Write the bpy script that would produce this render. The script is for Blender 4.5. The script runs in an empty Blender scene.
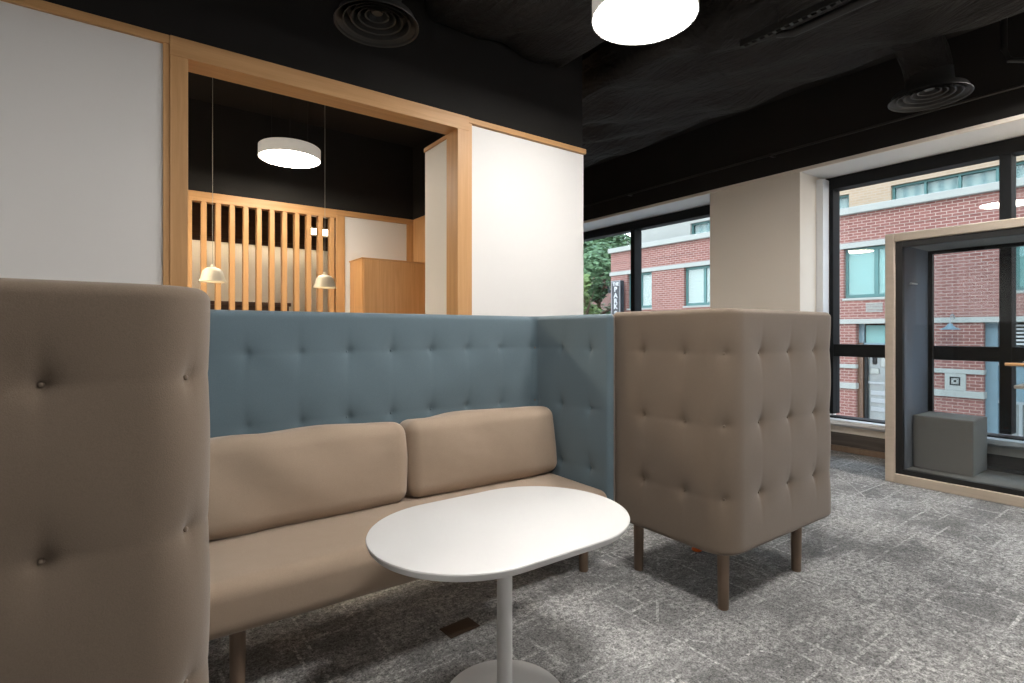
import bpy, bmesh, math, random
import numpy as np
from mathutils import Vector, Matrix, Euler
random.seed(7)
PI = math.pi
scn = bpy.context.scene
COL = scn.collection

# ------------------------------------------------------------------ helpers
def link(name, mesh, mat=None, parent=None, loc=(0, 0, 0), rot=(0, 0, 0), smooth=False):
    o = bpy.data.objects.new(name, mesh)
    COL.objects.link(o)
    o.location = loc
    o.rotation_euler = rot
    if mat is not None:
        mesh.materials.clear()
        mesh.materials.append(mat)
    if parent is not None:
        o.parent = parent
    if smooth:
        mesh.polygons.foreach_set('use_smooth', [True] * len(mesh.polygons))
    return o

def thing(name, label, cat, loc=(0, 0, 0), rz=0.0, group=None):
    o = bpy.data.objects.new(name, None)
    o.empty_display_size = 0.1
    COL.objects.link(o)
    o.location = loc
    o.rotation_euler = (0, 0, rz)
    return tag(o, label, cat, group)

def tag(o, label=None, cat=None, group=None, kind=None):
    if label: o['label'] = label
    if cat: o['category'] = cat
    if group: o['group'] = group
    if kind: o['kind'] = kind
    return o

def struct(o):
    o['kind'] = 'structure'
    return o

class MB:
    """collects shapes into ONE bmesh"""
    def __init__(self):
        self.bm = bmesh.new()
    def box(self, x0, x1, y0, y1, z0, z1, bev=0.0, seg=2):
        t = bmesh.new()
        bmesh.ops.create_cube(t, size=1.0)
        for v in t.verts:
            v.co = Vector(((x0 + x1) / 2 + v.co.x * (x1 - x0), (y0 + y1) / 2 + v.co.y * (y1 - y0), (z0 + z1) / 2 + v.co.z * (z1 - z0)))
        if bev > 0:
            bmesh.ops.bevel(t, geom=list(t.edges), offset=bev, segments=seg, profile=0.5, affect='EDGES')
        self._add(t)
        return self
    def tube(self, pts, r, n=12, cap=True):
        pts = [Vector(p) for p in pts]
        rr = r if isinstance(r, (list, tuple)) else [r] * len(pts)
        rings = []
        for i, p in enumerate(pts):
            d = (pts[min(i + 1, len(pts) - 1)] - pts[max(i - 1, 0)]).normalized()
            up = Vector((0, 0, 1)) if abs(d.z) < 0.95 else Vector((1, 0, 0))
            a = d.cross(up).normalized(); b = d.cross(a).normalized()
            rings.append([self.bm.verts.new(p + (a * math.cos(2 * PI * k / n) + b * math.sin(2 * PI * k / n)) * rr[i]) for k in range(n)])
        for i in range(len(rings) - 1):
            for k in range(n):
                self.bm.faces.new((rings[i][k], rings[i][(k + 1) % n], rings[i + 1][(k + 1) % n], rings[i + 1][k]))
        if cap:
            self.bm.faces.new(rings[0][::-1]); self.bm.faces.new(rings[-1])
        return self
    def lathe(self, prof, c=(0, 0, 0), n=48, mat=None):
        """prof: list of (r, z)"""
        c = Vector(c); rings = []
        for r, z in prof:
            if r < 1e-6:
                rings.append([self.bm.verts.new(c + Vector((0, 0, z)))])
            else:
                rings.append([self.bm.verts.new(c + Vector((r * math.cos(2 * PI * k / n), r * math.sin(2 * PI * k / n), z))) for k in range(n)])
        for a, b in zip(rings[:-1], rings[1:]):
            if len(a) == 1 and len(b) == 1: continue
            for k in range(n):
                k2 = (k + 1) % n
                if len(a) == 1: self.bm.faces.new((a[0], b[k], b[k2]))
                elif len(b) == 1: self.bm.faces.new((a[k], b[0], a[k2]))
                else: self.bm.faces.new((a[k], b[k], b[k2], a[k2]))
        return self
    def _add(self, t):
        m = bpy.data.meshes.new('t'); t.to_mesh(m); t.free()
        self.bm.from_mesh(m); bpy.data.meshes.remove(m)
    def mesh(self, name):
        bmesh.ops.recalc_face_normals(self.bm, faces=list(self.bm.faces))
        m = bpy.data.meshes.new(name); self.bm.to_mesh(m); self.bm.free()
        return m
    def build(self, name, mat, parent=None, loc=(0, 0, 0), rot=(0, 0, 0), smooth=False):
        m = self.mesh(name)
        if smooth == 'auto':
            o = link(name, m, mat, parent, loc, rot, True)
            try: m.set_sharp_from_angle(angle=math.radians(35))
            except Exception: pass
            return o
        return link(name, m, mat, parent, loc, rot, bool(smooth))

def bx(name, mat, x0, x1, y0, y1, z0, z1, bev=0.0, parent=None):
    return MB().box(x0, x1, y0, y1, z0, z1, bev).build(name, mat, parent)

# ------------------------------------------------------------------ materials
class NM:
    def __init__(self, name):
        self.m = bpy.data.materials.new(name); self.m.use_nodes = True
        self.t = self.m.node_tree; self.n = self.t.nodes; self.l = self.t.links
        self.b = self.n['Principled BSDF']; self.out = self.n['Material Output']
    def node(self, typ, **kw):
        x = self.n.new(typ)
        for k, v in kw.items():
            if k.startswith('_'): setattr(x, k[1:], v)
            else: x.inputs[k.replace('__', ' ')].default_value = v
        return x
    def lk(self, a, b): self.l.new(a, b)
    def coord(self, scale=(1, 1, 1), rot=(0, 0, 0), kind='Object'):
        tc = self.node('ShaderNodeTexCoord'); mp = self.node('ShaderNodeMapping')
        self.lk(tc.outputs[kind], mp.inputs['Vector'])
        mp.inputs['Scale'].default_value = scale; mp.inputs['Rotation'].default_value = rot
        return mp.outputs[0]
    def noise(self, vec, scale, detail=2, rough=0.5, dist=0.0):
        x = self.node('ShaderNodeTexNoise'); x.inputs['Scale'].default_value = scale
        x.inputs['Detail'].default_value = detail; x.inputs['Roughness'].default_value = rough
        x.inputs['Distortion'].default_value = dist
        self.lk(vec, x.inputs['Vector']); return x.outputs['Fac']
    def ramp(self, fac, stops, interp='LINEAR'):
        r = self.node('ShaderNodeValToRGB'); r.color_ramp.interpolation = interp
        e = r.color_ramp.elements
        while len(e) < len(stops): e.new(0.5)
        for i, (p, c) in enumerate(stops):
            e[i].position = p; e[i].color = (c, c, c, 1) if not isinstance(c, (tuple, list)) else (*c[:3], 1)
        self.lk(fac, r.inputs[0]); return r.outputs[0]
    def math(self, op, a, b=None):
        x = self.node('ShaderNodeMath'); x.operation = op
        for i, v in enumerate((a, b)):
            if v is None: continue
            if isinstance(v, (int, float)): x.inputs[i].default_value = v
            else: self.lk(v, x.inputs[i])
        return x.outputs[0]
    def mix(self, fac, a, b, mode='MIX'):
        x = self.node('ShaderNodeMix'); x.data_type = 'RGBA'; x.blend_type = mode
        for s, v in ((x.inputs[0], fac), (x.inputs[6], a), (x.inputs[7], b)):
            if isinstance(v, (int, float)): s.default_value = v
            elif isinstance(v, (tuple, list)): s.default_value = (*v[:3], 1)
            else: self.lk(v, s)
        return x.outputs[2]
    def bump(self, h, strength=0.2, dist=0.01):
        x = self.node('ShaderNodeBump'); x.inputs['Strength'].default_value = strength
        x.inputs['Distance'].default_value = dist
        self.lk(h, x.inputs['Height']); self.lk(x.outputs[0], self.b.inputs['Normal'])
    def base(self, v):
        if isinstance(v, (tuple, list)): self.b.inputs['Base Color'].default_value = (*v[:3], 1)
        else: self.lk(v, self.b.inputs['Base Color'])
    def set(self, rough=0.5, metal=0.0, spec=0.5):
        self.b.inputs['Roughness'].default_value = rough
        self.b.inputs['Metallic'].default_value = metal
        self.b.inputs['Specular IOR Level'].default_value = spec
        return self.m

def paint(name, c, rough=0.5, spec=0.4, var=0.03, metal=0.0, scale=3.0):
    k = NM(name); v = k.coord()
    n = k.noise(v, scale, 3)
    k.base(k.mix(n, [x * (1 - var) for x in c], [min(1, x * (1 + var)) for x in c]))
    return k.set(rough, metal, spec)

def fabric(name, c, rough=0.95, fine=420.0, crease=0.0):
    k = NM(name); v = k.coord()
    a = k.noise(v, fine, 2, 0.6); b = k.noise(v, 5, 4)
    c1 = k.mix(a, [x * 0.78 for x in c], [x * 1.22 for x in c])
    k.base(k.mix(k.ramp(b, [(0.3, 0.0), (0.7, 0.25)]), c1, [x * 1.12 for x in c]))
    if crease:
        cr = k.noise(k.coord((1.0, 1.0, 1.4)), 5.0, 2, 0.45, 0.0)
        k.bump(k.math('ADD', k.math('MULTIPLY', cr, crease), k.math('MULTIPLY', a, 0.07)), 0.22, 0.03)
    else:
        k.bump(a, 0.25, 0.002)
    k.b.inputs['Sheen Weight'].default_value = 0.25
    k.b.inputs['Sheen Roughness'].default_value = 0.5
    return k.set(rough, 0, 0.2)

def wood(name, c1, c2, axis='z', rough=0.45, scale=1.0):
    k = NM(name)
    s = {'x': (0.6, 14, 14), 'y': (14, 0.6, 14), 'z': (14, 14, 0.6)}[axis]
    v = k.coord([q * scale for q in s])
    n = k.noise(v, 2.2, 5, 0.55, 0.6)
    f = k.noise(v, 14.0, 3, 0.6)
    base = k.mix(k.ramp(n, [(0.3, 0.0), (0.72, 1.0)]), c1, c2)
    k.base(k.mix(k.math('MULTIPLY', f, 0.35), base, [x * 0.72 for x in c1]))
    k.bump(f, 0.05, 0.002)
    return k.set(rough, 0, 0.4)

def emit(name, c, s):
    k = NM(name)
    k.base(c)
    k.b.inputs['Emission Color'].default_value = (*c, 1)
    k.b.inputs['Emission Strength'].default_value = s
    return k.set(0.5)

def glass(name, tint=(1, 1, 1), refl=1.0, ior=1.45):
    k = NM(name)
    tr = k.node('ShaderNodeBsdfTransparent'); tr.inputs['Color'].default_value = (*tint, 1)
    gl = k.node('ShaderNodeBsdfGlossy'); gl.inputs['Roughness'].default_value = 0.0
    gl.inputs['Color'].default_value = (1, 1, 1, 1)
    ge = k.node('ShaderNodeNewGeometry'); dt = k.node('ShaderNodeVectorMath'); dt.operation = 'DOT_PRODUCT'
    k.lk(ge.outputs['Normal'], dt.inputs[0]); k.lk(ge.outputs['Incoming'], dt.inputs[1])
    c1 = k.math('SUBTRACT', 1.0, k.math('ABSOLUTE', dt.outputs['Value']))
    fres = k.math('ADD', 0.04, k.math('MULTIPLY', k.math('POWER', c1, 5.0), 0.96))   # Schlick, same from both sides
    # very slight waviness of float glass
    n = k.noise(k.coord(), 0.7, 1)
    f = k.math('MULTIPLY', k.math('MULTIPLY', fres, refl), k.math('ADD', 0.95, k.math('MULTIPLY', n, 0.1)))
    mx = k.node('ShaderNodeMixShader')
    k.lk(f, mx.inputs[0]); k.lk(tr.outputs[0], mx.inputs[1]); k.lk(gl.outputs[0], mx.inputs[2])
    k.lk(mx.outputs[0], k.out.inputs['Surface'])
    return k.m

def brick(name, c1, c2, mortar, plane='yz', w=0.215, h=0.0765):
    k = NM(name)
    tc = k.node('ShaderNodeTexCoord'); sp = k.node('ShaderNodeSeparateXYZ'); cb = k.node('ShaderNodeCombineXYZ')
    k.lk(tc.outputs['Object'], sp.inputs[0])
    u = k.math('ADD', sp.outputs['X'], sp.outputs['Y'])   # works on faces along X and along Y
    k.lk(u, cb.inputs[0]); k.lk(sp.outputs['Z'], cb.inputs[1])
    b = k.node('ShaderNodeTexBrick')
    k.lk(cb.outputs[0], b.inputs['Vector'])
    b.inputs['Color1'].default_value = (*c1, 1); b.inputs['Color2'].default_value = (*c2, 1)
    b.inputs['Mortar'].default_value = (*mortar, 1)
    b.inputs['Scale'].default_value = 1.0
    b.inputs['Brick Width'].default_value = w; b.inputs['Row Height'].default_value = h
    b.inputs['Mortar Size'].default_value = 0.008; b.inputs['Mortar Smooth'].default_value = 0.1
    n = k.noise(tc.outputs['Object'], 0.6, 4)
    k.base(k.mix(k.ramp(n, [(0.3, 0.0), (0.75, 0.3)]), b.outputs['Color'], [x * 1.25 for x in c1]))
    k.bump(b.outputs['Fac'], -0.4, 0.006)
    return k.set(0.9, 0, 0.2)

def carpet():
    k = NM('carpet_tile')
    v = k.coord()
    # tiles
    b = k.node('ShaderNodeTexBrick'); k.lk(v, b.inputs['Vector'])
    b.offset = 0.5
    for nm, val in (('Color1', (0.0, 0, 0, 1)), ('Color2', (1, 1, 1, 1)), ('Mortar', (0.5, 0.5, 0.5, 1))): b.inputs[nm].default_value = val
    b.inputs['Scale'].default_value = 1.0; b.inputs['Brick Width'].default_value = 0.9; b.inputs['Row Height'].default_value = 0.3
    b.inputs['Mortar Size'].default_value = 0.0015
    tile = k.math('MULTIPLY', b.outputs['Color'], 1.0)
    # heather
    sp = k.noise(v, 130, 2, 0.8)
    sp2 = k.noise(v, 52, 4, 0.8)
    # distressed blotches, broken up by fine noise
    bl = k.noise(v, 2.2, 9, 0.8, 0.2)
    bl2 = k.noise(v, 34.0, 6, 0.85)
    wear = k.math('MULTIPLY', k.ramp(bl, [(0.43, 0.0), (0.56, 1.0)]), k.ramp(bl2, [(0.42, 0.0), (0.58, 1.0)]))
    # scratchy straight lines along both directions
    lines = None
    for bw, rh, rz, off in ((1.37, 0.46, 0.0, .37), (0.83, 0.21, 0.0, .61), (1.13, 0.57, PI / 2, .43), (0.71, 0.31, PI / 2, .29), (0.95, 0.78, 0.9, .4)):
        vv = k.coord((1, 1, 1), (0, 0, rz))
        wn = k.node('ShaderNodeVectorMath'); wn.operation = 'ADD'
        nv = k.node('ShaderNodeTexNoise'); nv.inputs['Scale'].default_value = 1.2; k.lk(vv, nv.inputs['Vector'])
        sv = k.node('ShaderNodeVectorMath'); sv.operation = 'SCALE'; sv.inputs['Scale'].default_value = 0.05
        k.lk(nv.outputs['Color'], sv.inputs[0]); k.lk(vv, wn.inputs[0]); k.lk(sv.outputs[0], wn.inputs[1])
        br = k.node('ShaderNodeTexBrick'); k.lk(wn.outputs[0], br.inputs['Vector']); br.offset = off
        br.inputs['Scale'].default_value = 1.0; br.inputs['Brick Width'].default_value = bw; br.inputs['Row Height'].default_value = rh
        br.inputs['Mortar Size'].default_value = 0.008; br.inputs['Mortar Smooth'].default_value = 0.3
        mk = k.ramp(k.noise(vv, 2.1 + bw, 3, 0.6), [(0.46, 0.0), (0.56, 1.0)])
        ln = k.math('MULTIPLY', br.outputs['Fac'], mk)
        lines = ln if lines is None else k.math('MAXIMUM', lines, ln)
    lines = k.math('MULTIPLY', lines, k.ramp(sp2, [(0.38, 0.15), (0.62, 1.0)]))
    light = k.math('MAXIMUM', k.math('MULTIPLY', wear, 0.7), k.math('MULTIPLY', lines, 0.75))
    dark = k.mix(tile, CARPET_D1, CARPET_D2)
    col = k.mix(k.ramp(light, [(0.0, 0.0), (1.0, 1.0)]), dark, CARPET_L)
    sc2 = k.node('ShaderNodeMix'); sc2.data_type = 'RGBA'; sc2.blend_type = 'MULTIPLY'; sc2.inputs[0].default_value = 1.0
    sfac = k.math('MAXIMUM', 0.2, k.math('ADD', -1.55, k.math('MULTIPLY', k.math('ADD', k.math('MULTIPLY', sp, 0.5), k.math('MULTIPLY', sp2, 0.5)), 4.9)))
    k.lk(col, sc2.inputs[6]); k.lk(sfac, sc2.inputs[7])
    k.base(sc2.outputs[2])
    k.bump(sp, 0.5, 0.004)
    return k.set(0.98, 0, 0.1)

CARPET_D1 = (0.165, 0.165, 0.164); CARPET_D2 = (0.255, 0.254, 0.252); CARPET_L = (0.62, 0.615, 0.605)
M = {}
M['carpet'] = carpet()
M['taupe'] = fabric('taupe_wool', (0.168, 0.128, 0.095))
M['seat'] = fabric('beige_wool', (0.36, 0.275, 0.205), crease=1.0)
M['blue'] = fabric('blue_grey_wool', (0.120, 0.170, 0.200))
M['leg'] = wood('brown_stained_wood', (0.17, 0.115, 0.08), (0.24, 0.17, 0.12), 'z', 0.5)
M['white_lam'] = paint('white_laminate', (0.70, 0.70, 0.695), 0.35, 0.4, 0.01)
M['white_metal'] = paint('white_powder_coat', (0.72, 0.72, 0.715), 0.4, 0.4, 0.01)
M['wall_white'] = paint('white_wall_paint', (0.735, 0.725, 0.71), 0.6, 0.3, 0.015)
M['wall_beige'] = paint('warm_white_paint', (0.76, 0.70, 0.62), 0.7, 0.2, 0.015)
M['cream'] = paint('cream_wall_paint', (0.80, 0.74, 0.62), 0.7, 0.2, 0.02)
M['oak_x'] = wood('oak_along_x', (0.51, 0.275, 0.110), (0.65, 0.372, 0.165), 'x')
M['oak_z'] = wood('oak_along_z', (0.51, 0.275, 0.110), (0.65, 0.372, 0.165), 'z')
M['oak_y'] = wood('oak_along_y', (0.51, 0.275, 0.110), (0.65, 0.372, 0.165), 'y')
M['dark_wood'] = wood('dark_walnut', (0.055, 0.028, 0.016), (0.11, 0.06, 0.035), 'x', 0.4)
M['base_wood'] = wood('dark_grey_oak', (0.06, 0.05, 0.043), (0.13, 0.11, 0.095), 'y', 0.5)
M['black'] = paint('black_ceiling_paint', (0.018, 0.0165, 0.0155), 0.8, 0.25, 0.15)
M['black_metal'] = paint('black_painted_metal', (0.02, 0.019, 0.018), 0.5, 0.4, 0.1)
k = NM('black_wrapped_duct'); v = k.coord((1, 1, 1))
n1 = k.noise(v, 2.2, 6, 0.6, 1.2); n2 = k.noise(k.coord((3, 0.6, 1)), 3.5, 4, 0.6, 0.8)
k.base(k.mix(n1, (0.013, 0.0115, 0.0105), (0.027, 0.0235, 0.0215))); k.bump(k.math('ADD', n1, n2), 0.9, 0.06)
M['duct'] = k.set(0.7, 0, 0.25)
M['bronze'] = paint('dark_bronze_frame', (0.009, 0.010, 0.011), 0.55, 0.15, 0.08)
M['glass'] = glass('window_glass', (0.97, 0.99, 0.985), 0.55)
M['booth_glass'] = glass('booth_glass', (0.93, 0.945, 0.95), 0.55)
M['booth_frame'] = wood('pale_oak_frame', (0.54, 0.455, 0.36), (0.60, 0.51, 0.41), 'y', 0.5)
M['felt'] = fabric('blue_grey_felt', (0.13, 0.15, 0.19), 0.95, 260)
M['grey_fab'] = fabric('grey_felt', (0.205, 0.19, 0.168), 0.9, 300)
M['black_trim'] = paint('black_trim', (0.012, 0.012, 0.012), 0.4, 0.4, 0.1)
M['sill'] = paint('grey_white_sill', (0.72, 0.73, 0.74), 0.4, 0.4, 0.02)
M['outlet'] = paint('brown_bronze_plate', (0.06, 0.035, 0.02), 0.5, 0.4, 0.1, 0.3)
M['orange'] = paint('orange_plastic', (0.75, 0.16, 0.03), 0.4, 0.4, 0.03)
M['lamp_on'] = emit('bright_diffuser', (1.0, 0.955, 0.90), 56.0)
M['lamp_fill'] = emit('fill_diffuser', (1.0, 0.96, 0.915), 74.0)
M['lamp_nook'] = emit('nook_diffuser', (1.0, 0.90, 0.76), 50.0)
M['added_strip'] = emit('added_warm_strip', (1.0, 0.86, 0.66), 16.0)  # glow of the added strip below the wall cabinet
M['lamp_nook_fill'] = emit('nook_fill_diffuser', (1.0, 0.84, 0.62), 130.0)
M['lamp_dim'] = emit('soft_diffuser', (0.95, 0.95, 0.97), 0.8)
M['lamp_side'] = paint('white_acrylic', (0.72, 0.72, 0.72), 0.4, 0.4, 0.01)
k = NM('lit_acrylic_rim'); k.base((0.8, 0.8, 0.8)); k.b.inputs['Emission Color'].default_value = (1, 0.92, 0.8, 1); k.b.inputs['Emission Strength'].default_value = 0.25
M['lamp_rim'] = k.set(0.4)
M['pendant'] = paint('cream_pendant_shade', (0.80, 0.74, 0.60), 0.4, 0.4, 0.02)
M['bulb'] = emit('warm_bulb', (1.0, 0.78, 0.5), 30.0)
M['warm_fix'] = emit('warm_wall_light', (1.0, 0.85, 0.62), 12.0)
M['cord'] = paint('pale_cord', (0.45, 0.43, 0.38), 0.6, 0.3, 0.03)
# exterior
M['brick'] = brick('red_brick', (0.125, 0.050, 0.042), (0.17, 0.074, 0.062), (0.27, 0.215, 0.19))
M['brick_brown'] = brick('brown_brick', (0.11, 0.055, 0.045), (0.16, 0.085, 0.07), (0.24, 0.19, 0.17))
M['brick_tan'] = brick('tan_brick', (0.25, 0.185, 0.125), (0.285, 0.215, 0.15), (0.28, 0.24, 0.195))
M['stone'] = paint('pale_limestone', (0.225, 0.232, 0.215), 0.85, 0.2, 0.08, 0, 2.0)
M['sill_ext'] = paint('grey_metal', (0.20, 0.21, 0.215), 0.4, 0.4, 0.05)
M['teal'] = paint('teal_window_frame', (0.045, 0.115, 0.11), 0.5, 0.4, 0.06)
M['steel_blue'] = paint('blue_grey_metal_panel', (0.095, 0.145, 0.17), 0.45, 0.4, 0.06)
M['blind'] = paint('pale_teal_blind', (0.105, 0.215, 0.205), 0.5, 0.4, 0.05)
k = NM('slatted_blind'); v = k.coord(); w = k.node('ShaderNodeTexWave'); w.wave_type = 'BANDS'; w.bands_direction = 'Z'
w.inputs['Scale'].default_value = 2.4; k.lk(v, w.inputs['Vector'])
k.base(k.mix(w.outputs['Fac'], (0.205, 0.235, 0.225), (0.235, 0.265, 0.252))); M['blind_slat'] = k.set(0.6)
k = NM('curtain'); v = k.coord(); w = k.node('ShaderNodeTexWave'); w.wave_type = 'BANDS'; w.bands_direction = 'Y'
w.inputs['Scale'].default_value = 1.1; w.inputs['Distortion'].default_value = 2.0; k.lk(v, w.inputs['Vector'])
k.base(k.mix(w.outputs['Fac'], (0.055, 0.135, 0.135), (0.20, 0.26, 0.25))); M['curtain'] = k.set(0.7)
M['dark_glass'] = paint('dark_shop_glass', (0.05, 0.06, 0.062), 0.08, 0.7, 0.3)
M['grey_glass'] = paint('grey_shop_glass', (0.09, 0.105, 0.105), 0.1, 0.7, 0.5, 0, 2.5)
M['asphalt'] = paint('asphalt', (0.12, 0.12, 0.12), 0.9, 0.2, 0.2, 0, 5)
M['pavement'] = paint('concrete_pavement', (0.40, 0.39, 0.37), 0.9, 0.2, 0.1, 0, 2)
M['sign_black'] = paint('black_sign_face', (0.012, 0.012, 0.016), 0.4, 0.4, 0.05)
M['sign_white'] = paint('white_lettering', (0.34, 0.34, 0.34), 0.5, 0.3, 0.01)
M['sign_grey'] = paint('grey_sign_edge', (0.17, 0.175, 0.18), 0.5, 0.3, 0.03)
M['bark'] = paint('bark', (0.10, 0.07, 0.05), 0.9, 0.1, 0.3, 0, 8)
def leafmat(name, c1, c2):
    k = NM(name); v = k.coord(); n = k.noise(v, 1.3, 4); n2 = k.noise(v, 11, 2)
    k.base(k.mix(k.math('MULTIPLY', k.math('ADD', n, n2), 0.55), c1, c2))
    return k.set(0.6, 0, 0.3)
M['leaf_dark'] = leafmat('dark_green_leaves', (0.03, 0.065, 0.032), (0.115, 0.20, 0.095))
M['leaf_mid'] = leafmat('mid_green_leaves', (0.055, 0.10, 0.03), (0.20, 0.28, 0.10))

# ------------------------------------------------------------------ room shell
XW0, XG = 5.63, 6.20          # inner face of the window wall, glass plane
RX0, RY0, RY1 = -4.0, -4.5, 8.2
ZC = 3.75
struct(MB().box(RX0 - .2, 6.45, RY0 - .2, RY1 + .2, -0.15, 0.0).build('floor', M['carpet']))
struct(MB().box(RX0 - .2, 6.6, RY0 - .2, RY1 + .2, ZC, ZC + .2).build('ceiling', M['black']))
struct(bx('wall_left', M['wall_white'], RX0 - .2, RX0, RY0 - .2, RY1 + .2, 0, ZC))
struct(bx('wall_front', M['wall_white'], RX0, 6.45, RY0 - .2, RY0, 0, ZC))
struct(bx('wall_back', M['wall_white'], RX0, 6.45, RY1, RY1 + .2, 0, ZC))
# window wall: piers, head, black upper part, low wall under the sills
wr = struct(MB().box(XW0, 6.45, 2.73, 3.78, 0, 2.93).box(XW0, 6.45, 7.3, 8.2, 0, 2.93).box(XW0, 6.45, RY0, -3.3, 0, 2.93)
            .build('wall_right', M['wall_beige']))
struct(bx('wall_right_head', M['wall_white'], XW0 + .012, 6.45, RY0, RY1, 2.93, 2.99))
struct(MB().box(XW0 - .012, XW0 + .012, RY0, RY1, 2.925, 2.96, 0.002).build('trim_1', M['wall_beige']))
struct(bx('wall_right_upper', M['black'], XW0 + .002, 6.45, RY0, RY1, 2.96, ZC))
def window(name, y0, y1, mulls):
    """dark framed window between y0 and y1 with its low wall, sill, mullions, transom and panes"""
    struct(MB().box(6.14, 6.42, y0, y1, 0.20, 0.27, 0.003).build('trim_10', M['wall_beige']))
    lw = struct(bx('wall_right_base', M['base_wood'], 6.16, 6.42, y0, y1, 0.06, 0.20))
    struct(MB().box(6.13, 6.42, y0, y1, 0.0, 0.06, 0.004).build('baseboard_right', M['leg']))
    f = MB()
    X0, X1 = 6.12, 6.28
    f.box(X0, X1, y0, y1, 2.80, 2.925, 0.004).box(X0, X1, y0, y1, 0.33, 0.365, 0.004)
    f.box(X0, X1, y0, y0 + .08, 0.39, 2.80, 0.004).box(X0, X1, y1 - .08, y1, 0.39, 2.80, 0.004)
    for ym in mulls: f.box(X0, X1, ym - .04, ym + .04, 0.39, 2.80, 0.004)
    f.box(X0 + .01, X1 - .01, y0 + .05, y1 - .05, 1.01, 1.14, 0.004)
    w = struct(f.build(name, M['bronze']))
    s = MB().box(6.01, 6.12, y0, y1, 0.305, 0.352, 0.006).box(6.12, 6.42, y0, y1, 0.27, 0.33, 0.004).build('sill', M['sill'], w)
    ys = [y0 + .08] + [q for ym in mulls for q in (ym - .04, ym + .04)] + [y1 - .08]
    for a, b in zip(ys[0::2], ys[1::2]):
        for z0, z1 in ((0.39, 1.01), (1.14, 2.80)):
            MB().box(XG - .004, XG + .004, a, b, z0, z1).build('pane', M['glass'], w)
    return w
window('window_1', 3.78, 7.30, [5.42])
window('window_2', -3.30, 2.70, [1.24, -0.22, -1.76])
struct(MB().box(5.98, 6.12, 2.66, 2.73, 0.315, 2.90, 0.003).build('trim_2', M['sill']))

# ------------------------------------------------------------------ partition with oak portal
YP = 3.2
ZP = 2.775
struct(bx('wall_partition', M['wall_white'], RX0, 0.137, YP + .02, YP + .16, 0, ZP - .045))
struct(bx('wall_partition', M['wall_white'], 1.955, 3.04, YP + .02, YP + .16, 0, ZP - .045))
struct(MB().box(RX0, 0.165, YP, YP + .17, ZP - .045, ZP, 0.004).build('trim_3', M['oak_x']))
struct(MB().box(1.93, 3.055, YP, YP + .17, ZP - .04, ZP, 0.004).build('trim_4', M['oak_x']))
struct(MB().box(0.137, 0.165, YP + .004, YP + .16, 0, ZP - .045, 0.002).build('trim_5', M['oak_z']))
struct(MB().box(1.933, 1.957, YP + .004, YP + .16, 0, ZP - .04, 0.002).build('trim_6', M['oak_z']))
fr = thing('oak_portal_frame', 'oak post and beam portal framing the opening behind the sofa', 'frame', (0, 0, 0))
MB().box(0.165, 0.245, YP - .005, YP + .155, 0, ZP - .1, 0.003).build('post', M['oak_z'], fr)
MB().box(1.835, 1.93, YP - .005, YP + .155, 0, ZP - .1, 0.003).build('post', M['oak_z'], fr)
MB().box(0.165, 1.93, YP - .005, YP + .155, ZP - .1, ZP, 0.003).build('beam', M['oak_x'], fr)
# black drop above the partition, up to the ductwork
struct(bx('ceiling_drop', M['black'], RX0, 3.085, YP + .08, YP + .2, ZP, ZC))
# return wing behind the right hand post
struct(bx('wall_wing', M['wall_white'], 1.85, 1.93, YP + .16, 3.72, 0, 2.655))
struct(MB().box(1.842, 1.938, YP + .16, 3.73, 2.655, 2.685, 0.003).build('trim_7', M['oak_y']))

# ------------------------------------------------------------------ nook behind the partition
YS = 6.57
struct(bx('wall_nook_right', M['oak_z'], 3.09, 3.2, 5.2, 8.2, 0, ZP))
struct(bx('wall_nook_right_upper', M['black'], 3.09, 3.2, 5.2, 8.2, ZP, ZC))
struct(bx('wall_nook_upper', M['black'], RX0, 3.09, YS + .01, YS + .12, ZP, ZC))
# solid part of the nook back wall: oak posts round a white panel
struct(bx('wall_nook_back', M['wall_white'], 2.17, 3.0, YS + .012, YS + .10, 0, ZP - .07))
struct(MB().box(2.06, 2.17, YS, YS + .1, 0, ZP - .07, 0.003).box(2.998, 3.09, YS, YS + .1, 0, ZP - .07, 0.003).build('trim_8', M['oak_z']))
struct(MB().box(2.06, 3.09, YS - .003, YS + .1, ZP - .07, ZP, 0.003).build('trim_9', M['oak_x']))
sc = thing('slat_screen', 'oak screen of upright slats under a top rail at the back of the nook', 'slat screen', (0, 0, 0))
MB().box(RX0, 2.06, YS - .003, YS + .1, ZP - .105, ZP, 0.003).build('top_rail', M['oak_x'], sc)
MB().box(RX0, 2.06, YS, YS + .1, 0, 0.08, 0.003).build('bottom_rail', M['oak_x'], sc)
slat = None
xs = [2.013 - 0.1364 * i for i in range(19)]
for x in xs:
    if slat is None:
        slat = MB().box(-.026, .026, 0.0, .095, .08, ZP - .105, 0.002).build('slat', M['oak_z'], sc, (x, YS, 0))
    else:
        c = slat.copy(); COL.objects.link(c); c.location = (x, YS, 0); c.parent = sc
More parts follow.
